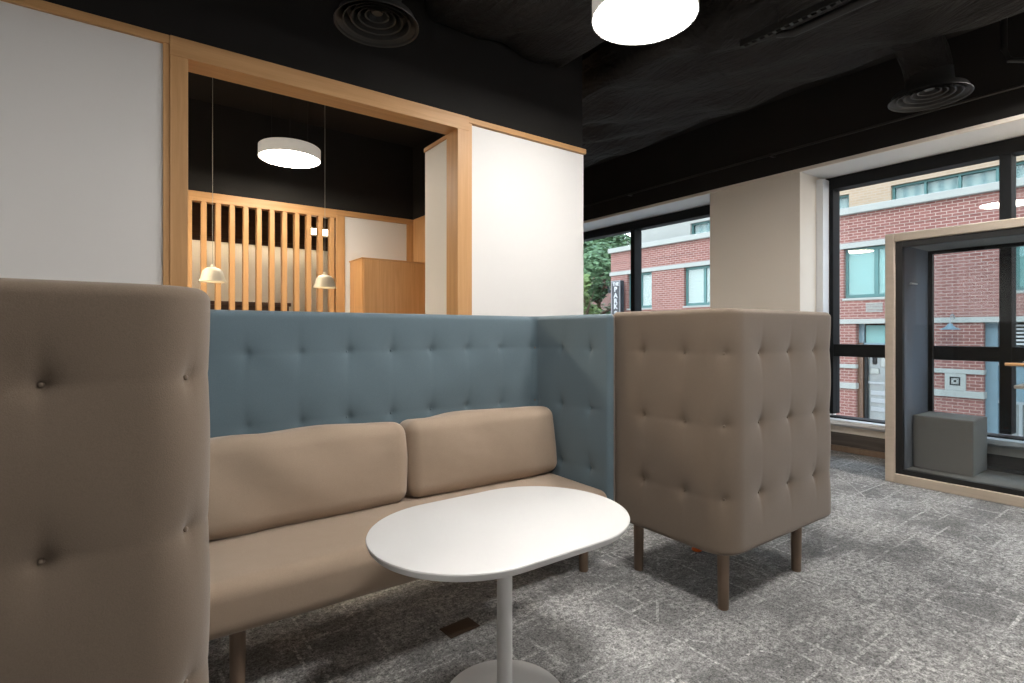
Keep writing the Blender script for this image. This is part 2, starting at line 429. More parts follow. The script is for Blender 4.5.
# room behind the slats
struct(bx('wall_service', M['cream'], RX0, 3.09, 7.62, 7.72, 0, ZC))
t = thing('wall_cabinet', 'dark walnut wall cabinet high behind the oak slats', 'cabinet', (0, 0, 0))
MB().box(-2.4, 2.3, 7.40, 7.615, 2.42, 2.92, 0.004).build('body', M['dark_wood'], t)
for i in range(5):
    MB().box(-2.4 + .94 * i + .01, -2.4 + .94 * (i + 1) - .01, 7.38, 7.40, 2.43, 2.91, 0.003).build('door', M['dark_wood'], t)
MB().box(-2.4, 2.3, 7.38, 7.40, 2.375, 2.428, .002).build('added_strip_valance', M['dark_wood'], t)  # lip added to hide the added strip from view
MB().box(-2.3, 2.2, 7.43, 7.46, 2.408, 2.42, .002).build('added_wall_glow_strip', M['added_strip'], t)  # added glowing strip that brightens the cream wall below
t = thing('service_counter', 'dark walnut counter standing low behind the oak slats', 'counter', (0, 0, 0))
MB().box(-2.4, 1.68, 7.30, 7.61, 0.0, 1.60, 0.004).build('body', M['dark_wood'], t)
MB().box(-2.42, 1.70, 7.27, 7.61, 1.60, 1.645, 0.004).build('worktop', M['dark_wood'], t)
t = thing('wall_light', 'small bright rectangular wall light seen through the oak slats', 'wall light', (2.07, 7.38, 2.57))
MB().box(-.15, .15, -.03, 0.0, -.01, .01, 0.003).box(-.15, .15, -.03, 0, .09, .11, .003).box(-.15, -.13, -.03, 0, -.01, .11).box(.13, .15, -.03, 0, -.01, .11).build('housing', M['white_metal'], t)
MB().box(-.13, .13, -.025, -.005, .01, .09, 0.003).build('diffuser', M['warm_fix'], t)
# oak cabinet
t = thing('oak_cabinet', 'tall oak cabinet standing under the white panel in the nook', 'cabinet', (0, 0, 0))
MB().box(2.226, 3.08, 6.122, 6.55, 0.08, 2.135, 0.003).build('body', M['oak_z'], t)
MB().box(2.216, 3.085, 6.105, 6.56, 2.135, 2.15, 0.002).build('top', M['oak_x'], t)
MB().box(2.24, 3.07, 6.107, 6.122, 0.09, 2.13, 0.002).build('door', M['oak_z'], t)
MB().box(2.25, 3.06, 6.14, 6.5, 0, 0.08).build('plinth', M['dark_wood'], t)

# ------------------------------------------------------------------ lamps
def drum(loc, label, on, ztop, group=None, lamp='lamp_on'):
    t = thing('drum_light', label, 'ceiling light', loc, 0, group)
    R, H = 0.295, 0.115
    MB().lathe([(R - .012, 0.004), (R, 0.0), (R, H), (R - .01, H + .008), (0, H + .008)], n=64).build('housing', M['lamp_rim'] if on else M['lamp_side'], t, smooth='auto')
    MB().lathe([(0, -.003), (R - .02, -.002), (R - .012, 0.004), (R - .014, .01), (0, .012)], n=64).build('diffuser', M[lamp] if on else M['lamp_dim'], t, smooth='auto')
    for a in (0.3, 0.3 + 2 * PI / 3, 0.3 + 4 * PI / 3):
        p = (0.2 * math.cos(a), 0.2 * math.sin(a))
        MB().tube([(p[0], p[1], H + .005), (p[0], p[1], ztop - loc[2])], 0.002, 6).build('hanger', M['black_metal'], t)
    return t
drum((2.385, 2.025, 3.065), 'bright round drum light hanging over the gap beside the right brown chair', True, 3.37)
for x, y in ((1.35, 0.50), (5.05, 0.45), (-2.9, 1.0), (4.9, -2.9)):  # unseen lamps, added and placed for the light they throw into the room
    drum((x, y, 3.065), 'unseen round drum light added out of view to light the room', True, 3.76, 'added drum lights out of view', 'lamp_fill')
drum((1.325, 5.715, 3.025), 'white round drum light inside the nook beyond the oak portal', True, 3.76, None, 'lamp_nook')
drum((-0.75, 5.1, 3.055), 'unseen round drum light added in the left end of the nook', True, 3.76, None, 'lamp_nook_fill')  # added lamp, hidden by the partition, brightens the nook and slats
drum((-1.2, 6.98, 3.10), 'unseen round drum light added above the room behind the slats', True, 3.76, None, 'lamp_nook')  # added lamp, never in view, lights the cream wall behind the slats

def pendant(loc, label):
    t = thing('pendant_lamp', label, 'pendant lamp', loc, 0)
    R = 0.10
    prof = [(0.022, .125), (0.030, .122), (0.055, .112), (0.075, .090), (0.086, .055), (0.092, .028), (0.102, .006), (0.104, 0.0),
            (0.101, 0.0), (0.089, .028), (0.083, .055), (0.071, .088), (0.052, .108), (0.02, .118)]
    MB().lathe(prof, n=40).build('shade', M['pendant'], t, smooth=True)
    MB().lathe([(0, .150), (.012, .150), (.022, .128), (.022, .117), (0, .117)], n=24).build('cap', M['pendant'], t, smooth='auto')
    MB().lathe([(0, .030), (.02, .034), (.032, .055), (.028, .08), (.014, .105), (.012, .118), (0, .118)], n=20).build('bulb', M['bulb'], t, smooth=True)
    MB().tube([(0, 0, .148), (0, 0, ZC - loc[2] + .01)], 0.0022, 6).build('cord', M['cord'], t)
pendant((0.567, 5.1, 1.69), 'small cream dome pendant hanging at the left of the slat screen')
pendant((1.495, 5.1, 1.685), 'small cream dome pendant hanging nearer the oak cabinet')

# ------------------------------------------------------------------ ceiling services
def wrinkled(name, x0, x1, y0, y1, z0, z1, amp, parent=None, seed=0, nx=50, ny=120):
    """soft wrapped duct running along Y: underside and both rounded flanks"""
    rng = np.random.default_rng(seed)
    ph = rng.uniform(0, 6.28, 16); fr = rng.uniform(0.6, 6.0, (16, 2)); 
    bm = bmesh.new(); rows = []
    prof = []
    r = min(0.12, (z1 - z0) * .5)
    for i in range(6): prof.append((x0, z1 + (z0 + r - z1) * i / 6))
    for i in range(6): a = i / 6 * PI / 2; prof.append((x0 + r - r * math.cos(a), z0 + r - r * math.sin(a)))
    for i in range(nx): prof.append((x0 + r + (x1 - x0 - 2 * r) * i / (nx - 1), z0))
    for i in range(1, 7): a = i / 6 * PI / 2; prof.append((x1 - r + r * math.sin(a), z0 + r - r * math.cos(a)))
    for i in range(1, 7): prof.append((x1, z0 + r + (z1 - z0 - r) * i / 6))
    for j in range(ny + 1):
        y = y0 + (y1 - y0) * j / ny; row = []
        for (x, z) in prof:
            w = sum(math.sin(f[0] * x * 2.2 + f[1] * y * 1.6 + p) for f, p in zip(fr, ph)) / 4.0
            w2 = abs(math.sin(y * 2.57 + 0.6 * math.sin(x * 2.3))) + 0.35 * math.sin(y * 9 + 5 * math.sin(x * 3.1)) + 0.25 * math.sin(x * 13 + 4 * math.sin(y * 2.7))
            dz = amp * (w + 0.9 * w2)
            edge = 1.0 if z <= z0 + .001 else 0.6
            sag = 0.5 * amp * math.sin(y * 1.9 + 1.0)
            dx = amp * 0.6 * w * (1 if z > z0 + .02 else 0)
            row.append(bm.verts.new((x + dx + (sag if x > x1 - .2 else 0), y, z + dz * edge)))
        rows.append(row)
    for a, b in zip(rows[:-1], rows[1:]):
        for i in range(len(prof) - 1): bm.faces.new((a[i], a[i + 1], b[i + 1], b[i]))
    for row in (rows[0], rows[-1]): bm.faces.new(row)
    bmesh.ops.recalc_face_normals(bm, faces=list(bm.faces))
    m = bpy.data.meshes.new(name); bm.to_mesh(m); bm.free()
    return link(name, m, M['duct'], parent, smooth=True)
t = thing('wrapped_duct', 'wide black wrinkled insulated duct along the ceiling above the bright drum light', 'duct', (0, 0, 0))
wrinkled('duct_body', 3.23, 4.72, -4.4, 7.6, 3.33, 3.65, 0.03, t, 3)
t = thing('branch_duct', 'black wrapped branch duct crossing in front of the black drop beside the left diffuser', 'duct', (0, 0, 0))
wrinkled('duct_body', 1.60, 2.86, -4.4, 3.24, 3.36, 3.65, 0.018, t, 9, 36, 90)
def diffuser(loc, R, label, neck_to, zc):
    t = thing('ceiling_diffuser', label, 'air diffuser', loc)
    prof = []
    for i, rr in enumerate((1.0, .80, .62, .45, .29, .15)):
        zt = 0.012 * i
        prof.append([(R * rr, 0.0 + zt), (R * (rr - .035), 0.004 + zt), (R * (rr - .10), .045 + zt), (R * (rr - .11), .05 + zt), (R * (rr - .03), .012 + zt), (R * rr, .006 + zt)])
    for p in prof[:-1]:
        p.append(p[0]); MB().lathe(p, n=56).build('ring', M['black_metal'], t, smooth='auto')
    MB().lathe([(0, .07), (R * .12, .065), (R * .15, .08), (0, .09)], n=32).build('hub', M['black_metal'], t, smooth='auto')
    MB().lathe([(R * .98, .008), (R * .80, .045), (R * .60, .07), (R * .56, .20)], n=48).build('plenum', M['black_metal'], t, smooth='auto')
    nk = MB(); nk.tube(neck_to, [R * .58] * len(neck_to), 20); nk.build('neck', M['duct'], t, smooth='auto')
    return t
diffuser((1.07, 2.72, 2.90), 0.22, 'black round ringed air diffuser near the oak partition', [(0, 0, .17), (0, -.02, .40), (.06, -.2, .58), (.25, -.4, .62), (.62, -.4, .62)], ZC)
diffuser((4.77, 1.384, 2.985), 0.25, 'black round ringed air diffuser near the large window', [(0, 0, .17), (-.02, .02, .30), (-.12, .05, .44), (-.35, .08, .52)], ZC)
t = thing('conduit', 'thin black conduit running along the wall above the windows', 'pipe', (0, 0, 0))
MB().tube([(5.56, -4.4, 3.16), (5.56, 8.1, 3.16)], 0.011, 10).build('tube', M['black_metal'], t, smooth='auto')
for y in (-3, -1, 1, 3, 5, 7): MB().box(5.545, 5.635, y - .015, y + .015, 3.145, 3.175).build('clip', M['black_metal'], t)
t = thing('sprinkler_pipe', 'black sprinkler pipe running behind the diffuser near the large window', 'pipe', (0, 0, 0))
MB().tube([(5.15, -4.4, 3.20), (5.15, .95, 3.20), (5.15, 1.02, 3.23), (5.15, 1.05, 3.32), (5.15, 1.05, 3.74)], 0.02, 12).build('tube', M['black_metal'], t, smooth='auto')
t = thing('strut_channel', 'black perforated strut channel hung under the wrapped duct right of the bright drum light', 'strut', (0, 0, 0))
ch = MB(); y0c, y1c = -1.6, 2.05
ch.box(3.40, 3.405, y0c, y1c, 3.23, 3.27).box(3.435, 3.44, y0c, y1c, 3.23, 3.27)
yy = y0c
while yy < y1c:
    ch.box(3.40, 3.44, yy, yy + .02, 3.227, 3.232); yy += 0.055
ch.build('rail', M['black_metal'], t)
for y in (-1.2, 0.3, 1.8): MB().tube([(3.42, y, 3.26), (3.42, y, 3.42)], 0.005, 8).build('hanger_rod', M['black_metal'], t)
t = thing('ceiling_pipe', 'black pipe running beside the perforated strut channel', 'pipe', (0, 0, 0))
MB().tube([(3.58, -4.4, 3.26), (3.58, 1.78, 3.26), (3.56, 1.86, 3.28), (3.54, 1.88, 3.4)], 0.028, 12).build('tube', M['black_metal'], t, smooth='auto')
for y in (-2.5, -0.5, 1.2): MB().box(3.575, 3.585, y - .012, y + .012, 3.27, 3.40).build('bracket', M['black_metal'], t)

# ------------------------------------------------------------------ sofas
def u_path(W, D, t, R, step=0.0125):
    """three matching polylines (outer, mid, inner) along a U open to -Y; back at y=D, x in +-W/2"""
    ri_in = 0.035
    def poly(off, r):
        x1 = W / 2 - off; yb = D - off
        return x1, yb, r
    n_side = int(D / step); n_back = int(W / step); n_arc = 14
    out = []
    for off, r in ((0.0, R), (t * .5, max(R - t * .5, .05)), (t, ri_in)):
        x1, yb, r = poly(off, r)
        pts = []
        for i in range(n_side + 1): pts.append((-x1, (yb - r) * i / n_side, 's'))
        for i in range(1, n_arc + 1):
            a = PI - (PI / 2) * i / n_arc; pts.append((-x1 + r + r * math.cos(a), yb - r + r * math.sin(a), 'c'))
        for i in range(1, n_back + 1): pts.append((-x1 + r + (2 * x1 - 2 * r) * i / n_back, yb, 'b'))
        for i in range(1, n_arc + 1):
            a = PI / 2 - (PI / 2) * i / n_arc; pts.append((x1 - r + r * math.cos(a), yb - r + r * math.sin(a), 'c'))
        for i in range(1, n_side + 1): pts.append((x1, (yb - r) * (1 - i / n_side), 's'))
        out.append(np.array([(p[0], p[1]) for p in pts]))
    return out
ROWS = (0.515, 0.845, 1.172)
def shell_face(name, O, Mid, z0, z1, t, tufts, mat, parent, depth=0.020, sgn=1):
    """one upholstered face of the U wall, from face polyline O to mid polyline, rounded at top, bottom and both ends, with pulled-in tufts"""
    r = t * .5
    d = O - Mid; L = np.linalg.norm(d, axis=1, keepdims=True); nrm = d / np.maximum(L, 1e-6)
    n = len(O)
    # extra columns wrapping round the two open ends
    cols_xy, cols_m, cols_c, cols_ext = [], [], [], []
    K = 7
    for k_ in range(K, 0, -1):
        ph = PI / 2 * k_ / K; cols_xy.append(0); cols_ext.append((ph, 0))
    for i in range(n): cols_xy.append(i); cols_ext.append((0.0, 0))
    for k_ in range(1, K + 1):
        cols_xy.append(n - 1); cols_ext.append((PI / 2 * k_ / K, 1))
    idx = np.array(cols_xy); ph = np.array([e[0] for e in cols_ext])
    zs = []
    for k_ in range(K, 0, -1): zs.append((z0 + r - r * math.sin(PI / 2 * k_ / K), math.cos(PI / 2 * k_ / K)))
    nz = int((z1 - z0 - 2 * r) / 0.0125)
    for i in range(nz + 1): zs.append((z0 + r + (z1 - z0 - 2 * r) * i / nz, 1.0))
    for k_ in range(1, K + 1): zs.append((z1 - r + r * math.sin(PI / 2 * k_ / K), math.cos(PI / 2 * k_ / K)))
    nc = len(idx); nr = len(zs)
    V = np.zeros((nr, nc, 3))
    cph = np.cos(ph); sph = np.sin(ph)
    for j, (z, ct) in enumerate(zs):
        xy = Mid[idx] + d[idx] * (cph * ct)[:, None]
        V[j, :, :2] = xy
        V[j, :, 1] -= r * sph * (0.35 + 0.65 * ct)
        V[j, :, 2] = z
    # tufts
    flat = O[idx]
    disp = np.zeros((nr, nc))
    zz = np.array([z for z, _ in zs])[:, None]
    for (tx, ty, tz) in tufts:
        dx = flat[:, 0] - tx; dy = flat[:, 1] - ty
        rr = np.sqrt((dx * dx + dy * dy)[None, :] + (zz - tz) ** 2)
        hor = np.sqrt(dx * dx + dy * dy)[None, :]
        disp += depth * (0.60 * np.exp(-(rr / 0.020) ** 1.3) + 0.40 * np.exp(-(rr / 0.08) ** 2))
        disp += depth * 0.08 * np.exp(-((zz - tz) / 0.010) ** 2) * np.exp(-(hor / 0.11) ** 2)
        disp += depth * 0.10 * np.exp(-(hor / 0.012) ** 2) * np.exp(-((zz - tz) / 0.10) ** 2)
    V[:, :, :2] -= (nrm[idx][None, :, :] * disp[:, :, None]) * (cph[None, :, None])
    verts = V.reshape(-1, 3)
    faces = []
    for j in range(nr - 1):
        b = j * nc
        for i in range(nc - 1):
            q = (b + i, b + i + 1, b + nc + i + 1, b + nc + i)
            faces.append(q if sgn > 0 else q[::-1])
    me = bpy.data.meshes.new(name); me.from_pydata(verts.tolist(), [], faces); me.update()
    o = link(name, me, mat, parent, smooth=True)
    # buttons, sunk in the tufts
    return o
def button_mesh():
    return MB().lathe([(0, .003), (.003, .0028), (.005, .0015), (.006, 0), (.005, -.003), (0, -.004)], n=14).mesh('tuft_button')
BTN = button_mesh(); BTN.polygons.foreach_set('use_smooth', [True] * len(BTN.polygons))
BTNS = {}
def add_buttons(face, tufts_n, mat, depth):
    if mat.name not in BTNS:
        me = BTN.copy(); me.name = 'tuft_button'; me.materials.append(mat); BTNS[mat.name] = me
    for (x, y, z, nx, ny) in tufts_n:
        o = bpy.data.objects.new('tuft_button', BTNS[mat.name]); COL.objects.link(o)
        o.parent = face
        o.location = (x - nx * depth * .93, y - ny * depth * .93, z)
        o.rotation_euler = Vector((nx, ny, 0)).to_track_quat('Z', 'Y').to_euler()

def cushion_mesh(name, w, d, h, r, bul=(0, 0, 0), cuts=26, wr=0.0, seed=1):
    """rounded, bulging upholstery block centred on the origin"""
    bm = bmesh.new(); bmesh.ops.create_cube(bm, size=2.0)
    bmesh.ops.subdivide_edges(bm, edges=list(bm.edges), cuts=cuts, use_grid_fill=True)
    hd = (w / 2, d / 2, h / 2); rng = random.Random(seed)
    ph = [(rng.uniform(2, 9), rng.uniform(2, 9), rng.uniform(2, 9), rng.uniform(0, 6)) for _ in range(8)]
    def rm(tv, half):
        # spend half of the cuts on the rounded borders
        a = abs(tv); e = min(r / half, .9)
        b = a / .6 * (1 - e) if a < .6 else (1 - e) + (a - .6) / .4 * e
        return math.copysign(b, tv)
    for v in bm.verts:
        u = [rm(v.co[i], hd[i]) for i in range(3)]
        p = Vector([u[i] * hd[i] for i in range(3)])
        q = Vector([max(-(hd[i] - r), min(hd[i] - r, p[i])) for i in range(3)])
        dv = p - q
        if dv.length > 1e-9:
            # cube corner -> sphere
            mx = max(abs(c) for c in dv); dv = dv.normalized() * mx
        s = q + dv
        f = [max(0.0, 1 - abs(s[i] / hd[i]) ** 2.2) for i in range(3)]
        s.x += math.copysign(bul[0], s.x) * f[1] * f[2] * abs(u[0]) ** 2
        s.y += math.copysign(bul[1], s.y) * f[0] * f[2] * abs(u[1]) ** 2
        s.z += math.copysign(bul[2], s.z) * f[0] * f[1] * abs(u[2]) ** 2
        if wr:
            k_ = sum(math.sin(a * s.x * 3 + b * s.y * 3 + c * s.z * 2.2 + p_) for a, b, c, p_ in ph) / 8
            n_ = dv.normalized() if dv.length > 1e-9 else Vector((0, 0, 0))
            s += n_ * wr * k_
        v.co = s
    bmesh.ops.recalc_face_normals(bm, faces=list(bm.faces))
    me = bpy.data.meshes.new(name); bm.to_mesh(me); bm.free()
    me.polygons.foreach_set('use_smooth', [True] * len(me.polygons))
    return me

H, ZB = 1.368, 0.262
def make_sofa(name, label, cat, W, D, loc, rz, seats, leg_x, outer_cols, inner_cols, side_in, side_out, legy=(0.07, 0.56), group=None, H=1.368):
    root = thing(name, label, cat, loc, rz, group)
    t = 0.058; R = 0.13
    O, Mi, I = u_path(W, D, t, R)
    a = R * (1 - 1 / math.sqrt(2))
    to = []
    for z in ROWS:
        for sx in (-1, 1):
            to.append((sx * (W / 2 - a), D - a, z, sx * .7071, .7071))
            for y in side_out: to.append((sx * W / 2, D - y, z, sx, 0))
        for x in outer_cols: to.append((x, D, z, 0, 1))
    ti = []
    for z in ROWS:
        for x in inner_cols: ti.append((x, D - t, z, 0, -1))
        for sx in (-1, 1):
            for y in side_in: ti.append((sx * (W / 2 - t), D - t - y, z, -sx, 0))
    dp = 0.0235
    of = shell_face('outer_upholstery', O, Mi, ZB, H, t, [q[:3] for q in to], M['taupe'], root, dp, -1)
    inf = shell_face('inner_upholstery', I, Mi, ZB, H, t, [q[:3] for q in ti], M['blue'], root, dp, 1)
    add_buttons(of, to, M['taupe'], dp); add_buttons(inf, ti, M['blue'], dp)
    iw = W - 2 * t
    sd = D - t + 0.045
    me = cushion_mesh('seat', iw - .004, sd, 0.185, 0.055, (0, 0.004, 0.012), 30)
    link('seat', me, M['seat'], root, (0, (D - t) - sd / 2 - .002, 0.347))
    n = seats; cw = iw / n - .010
    for i in range(n):
        me = cushion_mesh('back_cushion', cw, 0.20, 0.378, 0.058, (0.008, 0.020, 0.018), 30, 0.011, 3 + i)
        o = link('back_cushion', me, M['seat'], root, (-iw / 2 + iw * (i + .5) / n, D - t - .134, 0.632), (math.radians(-7), 0, 0))
    for x in leg_x:
        for y in legy:
            g = MB().lathe([(0, 0), (.022, 0), (.024, .004), (.0275, ZB + .03), (0, ZB + .03)], n=28).build('leg', M['leg'], root, (x, y, 0), smooth='auto')
    return root
W1 = 2.015; x0 = 1.1075
make_sofa('high_back_sofa', 'two seat high-back sofa with buttoned blue inside and beige cushions behind the table', 'sofa', W1, 0.668, (x0, 2.007, 0), 0, 2,
          (-0.80, 0.855), [(-.73 + .2433 * k_) for k_ in range(7)], [(2.053 - 0.2345 * k_) - x0 for k_ in range(0, 9)], (0.23, 0.47), (.25, .50))
W2 = 1.075
cols = [-W2 / 2 + .285 + .265 * k_ for k_ in range(3)]
# both chairs turn their backs to the camera (rz = pi): local x is mirrored
make_sofa('high_back_chair', 'brown buttoned high-back chair on legs near the window, its back turned', 'chair', W2, 0.668, (2.122 + W2 / 2, 2.003, 0), PI, 1,
          (-0.225, 0.445), [-c for c in cols], [(-.36 + .24 * k_) for k_ in range(4)], (0.23, 0.47), (.24, .485), (0.085, 0.585), None, 1.378)
make_sofa('high_back_chair', 'brown buttoned high-back chair cut off by the left edge, nearest the viewpoint', 'chair', W2, 0.668, (0.152 - W2 / 2, 1.955, 0), PI, 1,
          (-0.445, 0.225), cols, [(-.36 + .24 * k_) for k_ in range(4)], (0.23, 0.47), (.24, .485), (0.085, 0.585))

# ------------------------------------------------------------------ table
TX, TY, TZ = 1.052, 1.507, 0.62
t = thing('pedestal_table', 'white oval pedestal table standing in front of the sofa', 'table', (TX, TY, 0))
def stadium(L, w, z0, z1, r=0.005):
    bm = bmesh.new(); n = 40
    def ring(ins, z):
        pts = []; rad = w / 2 - ins; hx = L / 2 - w / 2
        # squarish ends: superellipse arcs
        for sgn, a0 in ((1, -PI / 2), (-1, PI / 2)):
            for i in range(n + 1):
                a = a0 + PI * i / n
                pts.append(bm.verts.new((sgn * hx + rad * math.cos(a), rad * math.sin(a), z)))
        return pts
    rings = [ring(r + .006, z0), ring(.006, z0 + r), ring(0.0, z1 - r), ring(r * .3, z1 - r * .3), ring(r, z1)]
    for a, b in zip(rings[:-1], rings[1:]):
        for i in range(len(a)):
            bm.faces.new((a[i], a[(i + 1) % len(a)], b[(i + 1) % len(a)], b[i]))
    bm.faces.new(rings[0][::-1]); bm.faces.new(rings[-1])
    bmesh.ops.recalc_face_normals(bm, faces=list(bm.faces))
    m = bpy.data.meshes.new('tabletop'); bm.to_mesh(m); bm.free(); return m
o = link('tabletop', stadium(0.945, 0.65, TZ - .026, TZ), M['white_lam'], t, smooth=True)
o.data.set_sharp_from_angle(angle=math.radians(30))
MB().tube([(0, 0, .008), (0, 0, TZ - .026)], .0265, 32).build('column', M['white_metal'], t, smooth='auto')
MB().lathe([(0, 0), (.208, 0), (.212, .003), (.212, .008), (.208, .012), (0.03, .014), (.027, .014), (0, .014)], n=72).build('base', M['white_metal'], t, smooth='auto')
MB().lathe([(0, TZ - .036), (.09, TZ - .036), (.09, TZ - .026), (0, TZ - .026)], n=40).build('mounting_plate', M['white_metal'], t, smooth='auto')

# floor box and the little orange thing
t = thing('floor_outlet', 'brown rectangular floor outlet cover set in the carpet left of the table', 'floor outlet', (1.151, 1.984, 0.0), math.radians(4))
MB().box(-.075, .075, -.045, .045, 0.0005, .004, .0015).build('cover_plate', M['outlet'], t)
MB().box(-.06, .06, -.032, .032, .004, .0055, .001).build('lid', M['outlet'], t)
o = MB().lathe([(0, 0), (.028, 0), (.03, .004), (.024, .014), (.012, .02), (0, .021)], c=(0, 0, .0005), n=24).build('orange_cap', M['orange'], None, (2.682, 1.887, 0), smooth='auto')
tag(o, 'tiny orange cap lying on the carpet under the right brown chair', 'cap')

# ------------------------------------------------------------------ phone booth
BX0, BX1, BY0, BY1, BH = 5.235, 6.04, -0.42, 1.83, 2.10
t = thing('meeting_pod', 'glass fronted meeting pod with pale wooden surround by the window', 'meeting pod', (0, 0, 0))
fw = 0.068
s = MB(); s.box(BX0, BX1, BY1 - fw, BY1, 0, BH, 0.006).box(BX0, BX1, BY0, BY0 + fw, 0, BH, 0.006)
s.box(BX0, BX1, BY0 + fw, BY1 - fw, BH - fw, BH, 0.006).box(BX0, BX1, BY0 + fw, BY1 - fw, 0, 0.075, 0.006)
s.build('surround', M['booth_frame'], t)
g = MB(); a0, a1, z0, z1 = BY0 + fw, BY1 - fw, 0.075, BH - fw
for X in (BX0 + .03, BX1 - .06):
    b = .05
    g2 = MB(); g2.box(X, X + .045, a1 - b, a1, z0, z1, .002).box(X, X + .045, a0, a0 + b, z0, z1, .002).box(X, X + .045, a0 + b, a1 - b, z1 - b, z1, .002).box(X, X + .045, a0 + b, a1 - b, z0, z0 + b * .8, .002)
    fo = g2.build('glazing_frame', M['black_trim'], t)
    MB().box(X + .02, X + .026, a0 + b, a1 - b, z0 + b * .8, z1 - b).build('glass', M['booth_glass'], fo)
MB().box(BX0 + .08, BX1 - .065, a1 - .02, a1 - .001, z0, z1, .002).build('felt_wall', M['felt'], t)
MB().box(BX0 + .08, BX1 - .065, a0 + .001, a0 + .02, z0, z1, .002).build('felt_wall', M['felt'], t)
MB().box(BX0 + .08, BX1 - .065, a0, a1, z1 - .02, z1 - .001, .002).build('felt_ceiling', M['grey_fab'], t)
MB().box(BX0 + .08, BX1 - .065, a0, a1, z0 + .001, z0 + .015, .002).build('pod_floor', M['grey_fab'], t)
MB().tube([(BX0 + .22, a1 - .05, 1.69), (BX0 + .36, a1 - .05, 1.69)], .007, 10).box(BX0 + .285, BX0 + .295, a1 - .05, a1 - .018, 1.684, 1.696).build('coat_rail', M['sill'], t)
MB().box(5.52, BX1 - .07, 0.25, 1.07, 0.835, 0.86, .004).box(5.74, 5.80, .60, .66, .09, .835, .004).build('table_shelf', M['booth_frame'], t)
h = MB().tube([(BX0 - .035, 1.055, 1.035), (BX0 - .035, .93, 1.035)], .011, 12); h.build('door_handle', M['oak_y'], t, smooth='auto')
MB().tube([(BX0 + .05, .945, 1.035), (BX0 + .01, .945, 1.035), (BX0 - .03, .945, 1.035)], [.034, .03, .012], 20).build('handle_rose', M['black_trim'], t, smooth='auto')
# bench block inside the pod
me = cushion_mesh('bench_block', 0.40, 0.41, 0.455, 0.012, (0, 0, 0.004), 20)
bo = thing('bench_seat', 'grey upholstered block seat inside the glass pod', 'seat', (5.755, 1.525, 0.09))
link('seat_block', me, M['grey_fab'], bo, (0, 0, .229))

# ------------------------------------------------------------------ exterior
XF = 16.0
struct(bx('ground_pavement', M['pavement'], 6.5, 9.0, -25, 40, -3.0, -2.85))
struct(bx('ground_street', M['asphalt'], 9.0, 13.5, -25, 40, -3.1, -2.95))
struct(bx('ground_pavement_far', M['pavement'], 13.5, 40, -25, 40, -3.0, -2.85))
def wall_open(name, mat, parent, x0, x1, y0, y1, z0, z1, holes):
    ys = sorted({y0, y1, *[h[0] for h in holes], *[h[1] for h in holes]}); zs = sorted({z0, z1, *[h[2] for h in holes], *[h[3] for h in holes]})
    ys = [y for y in ys if y0 <= y <= y1]; zs = [z for z in zs if z0 <= z <= z1]
    mb = MB()
    for a, b in zip(ys[:-1], ys[1:]):
        run = None
        for c, d in zip(zs[:-1], zs[1:]):
            inside = any(h[0] - 1e-6 <= a and b <= h[1] + 1e-6 and h[2] - 1e-6 <= c and d <= h[3] + 1e-6 for h in holes)
            if inside:
                if run: mb.box(x0, x1, a, b, run[0], run[1]); run = None
            else:
                run = (run[0], d) if run else (c, d)
        if run: mb.box(x0, x1, a, b, run[0], run[1])
    return mb.build(name, mat, parent)
bd = thing('brick_building', 'red brick building with pale stone bands across the street', 'building', (XF, 0, -2.85))
def P(name, mat, x0, x1, y0, y1, z0, z1, bev=0.0, parent=None):
    """a part of the brick building, given in world metres"""
    o = MB().box(x0 - XF, x1 - XF, y0, y1, z0 + 2.85, z1 + 2.85, bev).build(name, mat, parent or bd)
    return o
wins = [(13.23, 14.43), (10.25, 11.79), (7.9, 9.1), (5.08, 6.58), (1.6, 3.11), (-1.4, 0.1)]
shops = [(4.72, 6.28, -1.9, 1.49), (0.3, 3.62, -1.9, 1.49), (7.6, 9.8, -1.9, 1.49), (11.0, 13.4, -1.9, 1.49), (-4.5, -.6, -1.9, 1.49)]
holes = [(a, b, 2.19 + 2.85, 3.55 + 2.85) for a, b in wins] + [(a, b, c + 2.85, d + 2.85) for a, b, c, d in shops]
wall_open('brick_wall', M['brick'], bd, 0, .35, -12, 15.32, 0, 4.47 + 2.85, holes)
P('brick_body', M['brick_brown'], XF + .6, XF + 9, -12, 15.30, -2.85, 4.4)
P('cornice', M['stone'], XF - .14, XF + .5, -12, 15.37, 4.47, 4.66, .02)
P('string_course', M['stone'], XF - .05, XF + .2, -12, 15.36, 3.55, 3.70, .01)
P('string_course', M['stone'], XF - .05, XF + .2, -12, 15.36, 1.49, 1.62, .01)
for a, b in ((3.62, 4.72), (6.28, 7.6), (9.8, 11.0), (13.4, 15.32)):
    P('stone_band', M['stone'], XF - .045, XF + .36, a - .02, b + .02, .28, .39, .01)
    P('stone_band', M['stone'], XF - .06, XF + .36, a - .03, b + .03, -.28, -.12, .01)
P('brick_seam', M['brick_brown'], XF - .008, XF + .1, -12, 15.3, 4.02, 4.045)
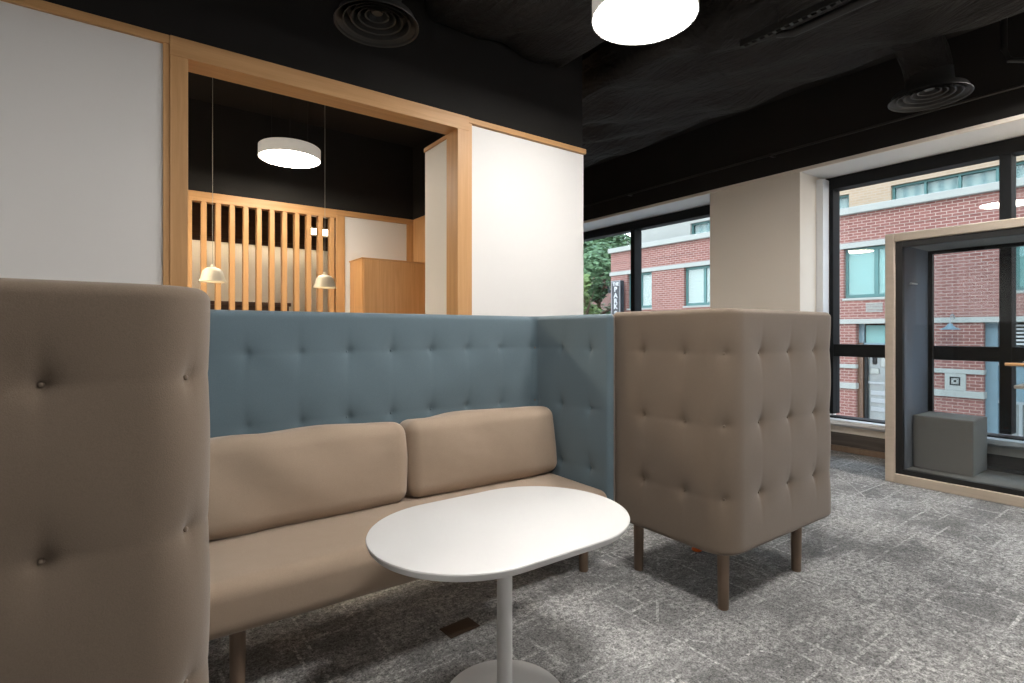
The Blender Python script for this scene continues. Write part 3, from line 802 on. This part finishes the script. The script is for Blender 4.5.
for i, (a, b) in enumerate(wins):
    x = XF + .12
    w = MB()
    for (q, r_, c, d) in ((a, b, 2.19, 2.29), (a, b, 3.47, 3.55), (a, a + .07, 2.29, 3.47), (b - .07, b, 2.29, 3.47), ((a + b) / 2 - .05, (a + b) / 2 + .05, 2.29, 3.47)):
        w.box(x - XF, x - XF + .1, q, r_, c + 2.85, d + 2.85, .004)
    wo = w.build('window_frame', M['teal'], bd)
    mat = M['blind_slat'] if a > 9 else M['blind']
    for q, r_ in ((a + .07, (a + b) / 2 - .05), ((a + b) / 2 + .05, b - .07)):
        MB().box(.17, .2, q, r_, 2.29 + 2.85, 3.47 + 2.85).build('blind', mat, wo)
        MB().box(.145, .15, q, r_, 2.29 + 2.85, 3.47 + 2.85).build('pane', M['glass'], wo)
    P('window_sill', M['stone'], XF - .03, XF + .15, a - .03, b + .03, 2.13, 2.19, .008)
# louvre under the window
v_ = MB(); 
for k_ in range(7): v_.box(-.02, .03, 5.64, 6.03, 1.80 + .036 * k_ + 2.85, 1.822 + .036 * k_ + 2.85)
v_.build('wall_vent', M['stone'], bd)
# shop front left of the pod
def shop(a, b, glassmat, panel):
    fo = P('shop_frame', M['steel_blue'], XF + .2, XF + .3, b - .13, b, .98, 1.49, .006)
    P('shop_post', M['steel_blue'], XF + .2, XF + .3, a, a + .12, -1.9, 1.49, .006)
    P('transom_panel', panel, XF + .24, XF + .28, a + .1, b - .16, .98, 1.45, .004)
    P('transom_bar', M['steel_blue'], XF + .18, XF + .3, a, b, .80, .98, .006)
    P('shop_glass', glassmat, XF + .25, XF + .28, a + .1, b - .16, -1.9, .80)
shop(4.72, 6.28, M['grey_glass'], M['blind'])
P('shop_jamb', M['dark_wood'], XF + .12, XF + .3, 6.15, 6.29, -1.9, .98, .004)
P('shop_mullion', M['bronze'], XF + .16, XF + .27, 6.06, 6.13, -1.9, .80, .004)
P('shop_shelf', M['sill_ext'], XF + .21, XF + .27, 4.8, 6.06, -.12, -.06, .004)
for z in (-.42, -.62, -.85): P('stacked_tray', M['sill_ext'], XF + .22, XF + .25, 5.66, 6.0, z, z + .12, .004)
P('shop_hood', M['stone'], XF + .22, XF + .25, 5.80, 6.02, .14, .30, .03)
P('hanging_pan', M['bronze'], XF + .22, XF + .25, 5.86, 5.96, .40, .62, .03)
P('hanging_pan', M['stone'], XF + .22, XF + .25, 5.62, 5.78, .34, .66, .03)
for a, b in ((7.6, 9.8), (11.0, 13.4), (-4.5, -.6)): shop(a, b, M['dark_glass'], M['blind'])
# shop front right: louvres over panels
a, b = .3, 3.62
P('shop_frame', M['steel_blue'], XF + .15, XF + .3, b - .22, b, -1.9, 1.49, .006)
P('shop_backing', M['dark_glass'], XF + .30, XF + .34, a, b, -1.9, 1.49)
for c in (2.62, 1.6, .32): P('shop_post', M['steel_blue'], XF + .15, XF + .3, c, c + .1, -1.9, 1.49, .006)
for c, d in ((2.74, 3.38), (1.72, 2.6), (.44, 1.58)):
    lv = MB()
    for k_ in range(6): lv.box(.16, .26, c, d, .98 + .083 * k_ + 2.85, 1.022 + .083 * k_ + 2.85)
    lv.build('louvre', M['sign_white'], bd)
    P('shop_panel', M['steel_blue'], XF + .2, XF + .28, c - .02, d + .02, -.30, .50, .006)
    P('shop_rail', M['sill_ext'], XF + .17, XF + .28, c - .05, d + .05, .50, .56, .004)
    P('shop_rail', M['sill_ext'], XF + .17, XF + .28, c - .05, d + .05, -.36, -.30, .004)
    P('shop_glass', M['grey_glass'], XF + .24, XF + .28, c, d, -1.9, -.36)
    P('shop_rail', M['sill_ext'], XF + .17, XF + .28, c + .25, c + .31, -1.9, -.36, .004)
# plaque on the brick pier
pq = P('stone_plaque', M['stone'], XF - .04, XF + .1, 3.93, 4.33, -.12, .28, .01)
og = MB()
for (q, r_, c, d) in ((4.03, 4.23, 0.0, .03), (4.03, 4.23, .17, .20), (4.03, 4.06, .03, .17), (4.20, 4.23, .03, .17), (4.105, 4.155, .075, .125), (4.075, 4.09, .045, .06), (4.17, 4.185, .045, .06), (4.075, 4.09, .14, .155), (4.17, 4.185, .14, .155)):
    og.box(-.046, -.035, q, r_, c + 2.85, d + 2.85)
og.build('ornament', M['bronze'], pq)
# upper storey, set back
us = thing('upper_storey', 'tan brick upper storey set back above the red brick building', 'building', (17.5, 0, 0))
XU = 17.5
uh = [(2.2, 5.97, 4.5, 5.41), (7.05, 8.6, 4.5, 5.41), (10.3, 12.6, 4.5, 5.43)]
wall_open('tan_wall', M['brick_tan'], us, 0, .35, -12, 9.4, 4.41, 9.0, [h for h in uh if h[1] < 9])
wall_open('pale_wall', M['stone'], us, 0.0, .35, 9.4, 15.0, 4.41, 9.0, [h for h in uh if h[1] > 9])
MB().box(-.06, .1, -12, 15.02, 5.62, 5.70, .01).build('stone_course', M['stone'], us)
MB().box(-.10, .1, -12, 9.4, 4.86, 4.98, .01).build('sill_course', M['blind'], us)
MB().box(.4, 6, -12, 14.9, 4.41, 9.0).build('roof_body', M['brick_tan'], us)
for (a, b, c, d) in uh:
    f = MB().box(.1, .2, a, b, d - .06, d, .004)
    n = max(2, int((b - a) / .75)); 
    for i in range(n + 1):
        y = a + (b - a - .06) * i / n; f.box(.1, .2, y, y + .06, c, d - .06, .004)
    fo = f.build('ribbon_frame', M['teal'], us)
    MB().box(.24, .27, a, b, c, d).build('curtain', M['curtain'], fo)
    MB().box(.15, .155, a + .05, b - .05, c, d - .05).build('pane', M['glass'], fo)
# gooseneck lamp on the pier
t = thing('gooseneck_lamp', 'grey gooseneck barn lamp on the brick pier across the street', 'wall lamp', (XF, 4.14, 1.33))
MB().tube([(0.0, 0.0, .20), (-.06, 0, .30), (-.16, 0, .36), (-.26, .01, .33), (-.31, .01, .24), (-.32, .01, .14)], .016, 10).build('arm', M['sill_ext'], t, smooth='auto')
MB().lathe([(.03, .14), (.05, .13), (.06, .09), (.12, .04), (.20, .0), (.195, -.006), (.11, .03), (.04, .08), (0, .09)], c=(-.32, .01, 0), n=32).build('shade', M['steel_blue'], t, smooth='auto')
MB().lathe([(0, -.02), (.05, -.02), (.05, .0), (0, .0)], n=20).build('wall_plate', M['sill_ext'], t, rot=(0, -PI / 2, 0), loc=(0, 0, .20))
# vertical sign
t = thing('vertical_sign', 'tall black vertical sign with white letters on the far brick corner', 'sign', (15.62, 14.695, 0))
MB().box(0, .22, -.235, .235, -.6, 3.30, .008).build('sign_box', M['sign_black'], t)
MB().box(-.012, .02, -.235, -.205, -.6, 3.30).box(-.012, .02, .205, .235, -.6, 3.30).box(-.012, .02, -.205, .205, 3.27, 3.30).build('sign_edge', M['sign_grey'], t)
MB().box(.22, .40, -.03, .03, 2.6, 2.66).box(.22, .40, -.03, .03, .4, .46).build('bracket', M['sign_black'], t)
def letter(txt, size, y, z, sx=1.0):
    cu = bpy.data.curves.new('letter', 'FONT'); cu.body = txt; cu.size = size; cu.extrude = .008; cu.offset = .006
    cu.align_x = 'CENTER'; cu.align_y = 'CENTER'; cu.resolution_u = 3
    tmp = bpy.data.objects.new('tmp', cu); COL.objects.link(tmp)
    dg = bpy.context.evaluated_depsgraph_get(); me = bpy.data.meshes.new_from_object(tmp.evaluated_get(dg))
    bpy.data.objects.remove(tmp); bpy.data.curves.remove(cu)
    for vv in me.vertices: vv.co.x *= sx
    # text reads along -Y when seen from -X
    me.transform(Matrix(((0, 0, -1, 0), (-1, 0, 0, 0), (0, 1, 0, 0), (0, 0, 0, 1))))
    link('lettering', me, M['sign_white'], t, (-.01, y, z))
letter('THE', .19, 0, 3.16, .95)
for ch_, z in zip('PARKS', (2.95, 2.705, 2.485, 2.27, 1.99)): letter(ch_, .27, 0, z, 1.1)
# houses / trees beyond the corner
bb = thing('distant_building', 'brown brick building half hidden behind the street trees', 'building', (25, 26.6, -2.85))
wall_open('brick_wall', M['brick_brown'], bb, 0, .4, -3.6, 4, 0, 9.1, [(y, y + .9, z, z + 1.4) for y in (-2.9, -.9, 1.1, 2.8) for z in (1.2, 4.1, 6.6)])
MB().box(.35, 6, -3.55, 3.95, 0, 9.0).build('dark_interior', M['dark_glass'], bb)
MB().box(-.1, 6, -3.7, 4.1, 9.1, 9.35, .02).build('parapet', M['brick_brown'], bb)
def tree(label, loc, h, cw, n, mat, seed, zlow=.25):
    rng = random.Random(seed)
    t = thing('street_tree', label, 'tree', loc)
    tr = MB().tube([(0, 0, 0), (.05, .03, h * .3), (-.03, .08, h * .6), (.05, 0, h * .9)], [.2, .16, .10, .03], 10)
    for i in range(9):
        z = h * (.25 + .06 * i); a = i * 2.4; L = cw * .7
        tr.tube([(0, 0, z), (L * .5 * math.cos(a), L * .5 * math.sin(a), z + .5), (L * math.cos(a), L * math.sin(a), z + 1.2)], [.07, .05, .015], 6)
    tr.build('trunk', M['bark'], t, smooth='auto')
    blobs = []
    for i in range(26):
        a = rng.uniform(0, 2 * PI); u = rng.uniform(zlow, 1.0); rad = cw * math.sqrt(rng.random()) * math.sin(PI * min(.95, max(.12, 1.05 - u * .85))) 
        blobs.append((Vector((rad * math.cos(a), rad * math.sin(a), h * u)), rng.uniform(.22, .42) * cw))
    vs, fs = [], []
    for i in range(n):
        c, r = rng.choice(blobs)
        d = Vector((rng.gauss(0, 1), rng.gauss(0, 1), rng.gauss(0, 1))).normalized()
        p = c + d * r * (rng.random() ** .4)
        ax = (d + Vector((rng.gauss(0, .6), rng.gauss(0, .6), rng.gauss(0, .6) + .3))).normalized()
        u = ax.cross(Vector((0, 0, 1)));  u = (u if u.length > .1 else Vector((1, 0, 0))).normalized(); w = ax.cross(u)
        s = rng.uniform(.07, .15)
        b = len(vs)
        vs += [p - u * s * 1.2, p - w * s * .6, p + u * s * 1.3 + ax * s * .2, p + w * s * .6]
        fs.append((b, b + 1, b + 2, b + 3))
    me = bpy.data.meshes.new('foliage'); me.from_pydata([tuple(q) for q in vs], [], fs); me.update()
    link('foliage', me, mat, t)
tree('broad dark green tree rising behind the corner of the brick building', (20.3, 20.2, -2.85), 9.2, 2.9, 15000, M['leaf_dark'], 5)
tree('lighter green tree in front of the brown building seen past the sign', (16.9, 17.85, -2.85), 6.6, 1.45, 12000, M['leaf_mid'], 8, .2)
tree('dark leafy tree farthest left in the view through the small window', (16.6, 21.2, -2.85), 8.4, 2.2, 12000, M['leaf_dark'], 11)

# ------------------------------------------------------------------ daylight
w = bpy.data.worlds.new('World'); scn.world = w; w.use_nodes = True
nt = w.node_tree; bg = nt.nodes['Background']
tc = nt.nodes.new('ShaderNodeTexCoord'); sx = nt.nodes.new('ShaderNodeSeparateXYZ'); rp = nt.nodes.new('ShaderNodeValToRGB')
nt.links.new(tc.outputs['Generated'], sx.inputs[0]); nt.links.new(sx.outputs['Z'], rp.inputs[0])
e = rp.color_ramp.elements; e[0].position = 0.0; e[0].color = (0.86, 0.90, 0.95, 1); e[1].position = 0.7; e[1].color = (0.62, 0.78, 1.0, 1)
nt.links.new(rp.outputs[0], bg.inputs['Color']); bg.inputs['Strength'].default_value = 5.0
sun = bpy.data.lights.new('Sun', 'SUN'); sun.energy = 2.0; sun.angle = math.radians(25); sun.color = (1, .95, .88)
so = bpy.data.objects.new('Sun', sun); COL.objects.link(so); so.rotation_euler = (math.radians(48), 0, math.radians(-70))

# ------------------------------------------------------------------ camera
cam = bpy.data.cameras.new('Camera'); co = bpy.data.objects.new('Camera', cam); COL.objects.link(co)
co.location = (0, 0, 1.27); co.rotation_euler = (PI / 2, 0, math.radians(-35.71))
cam.sensor_width = 36.0; cam.lens = 36.0 * 532 / 1024; cam.shift_y = -9.5 / 1024
cam.clip_start = 0.02; cam.clip_end = 200
scn.camera = co
vs_ = scn.view_settings
vs_.view_transform = 'Standard'; vs_.look = 'None'; vs_.gamma = 1.0; vs_.use_curve_mapping = False
vs_.exposure = 0.08
scn.cycles.use_denoising = True
scn.cycles.max_bounces = 10; scn.cycles.diffuse_bounces = 5; scn.cycles.transparent_max_bounces = 16
scn.cycles.sample_clamp_indirect = 8.0
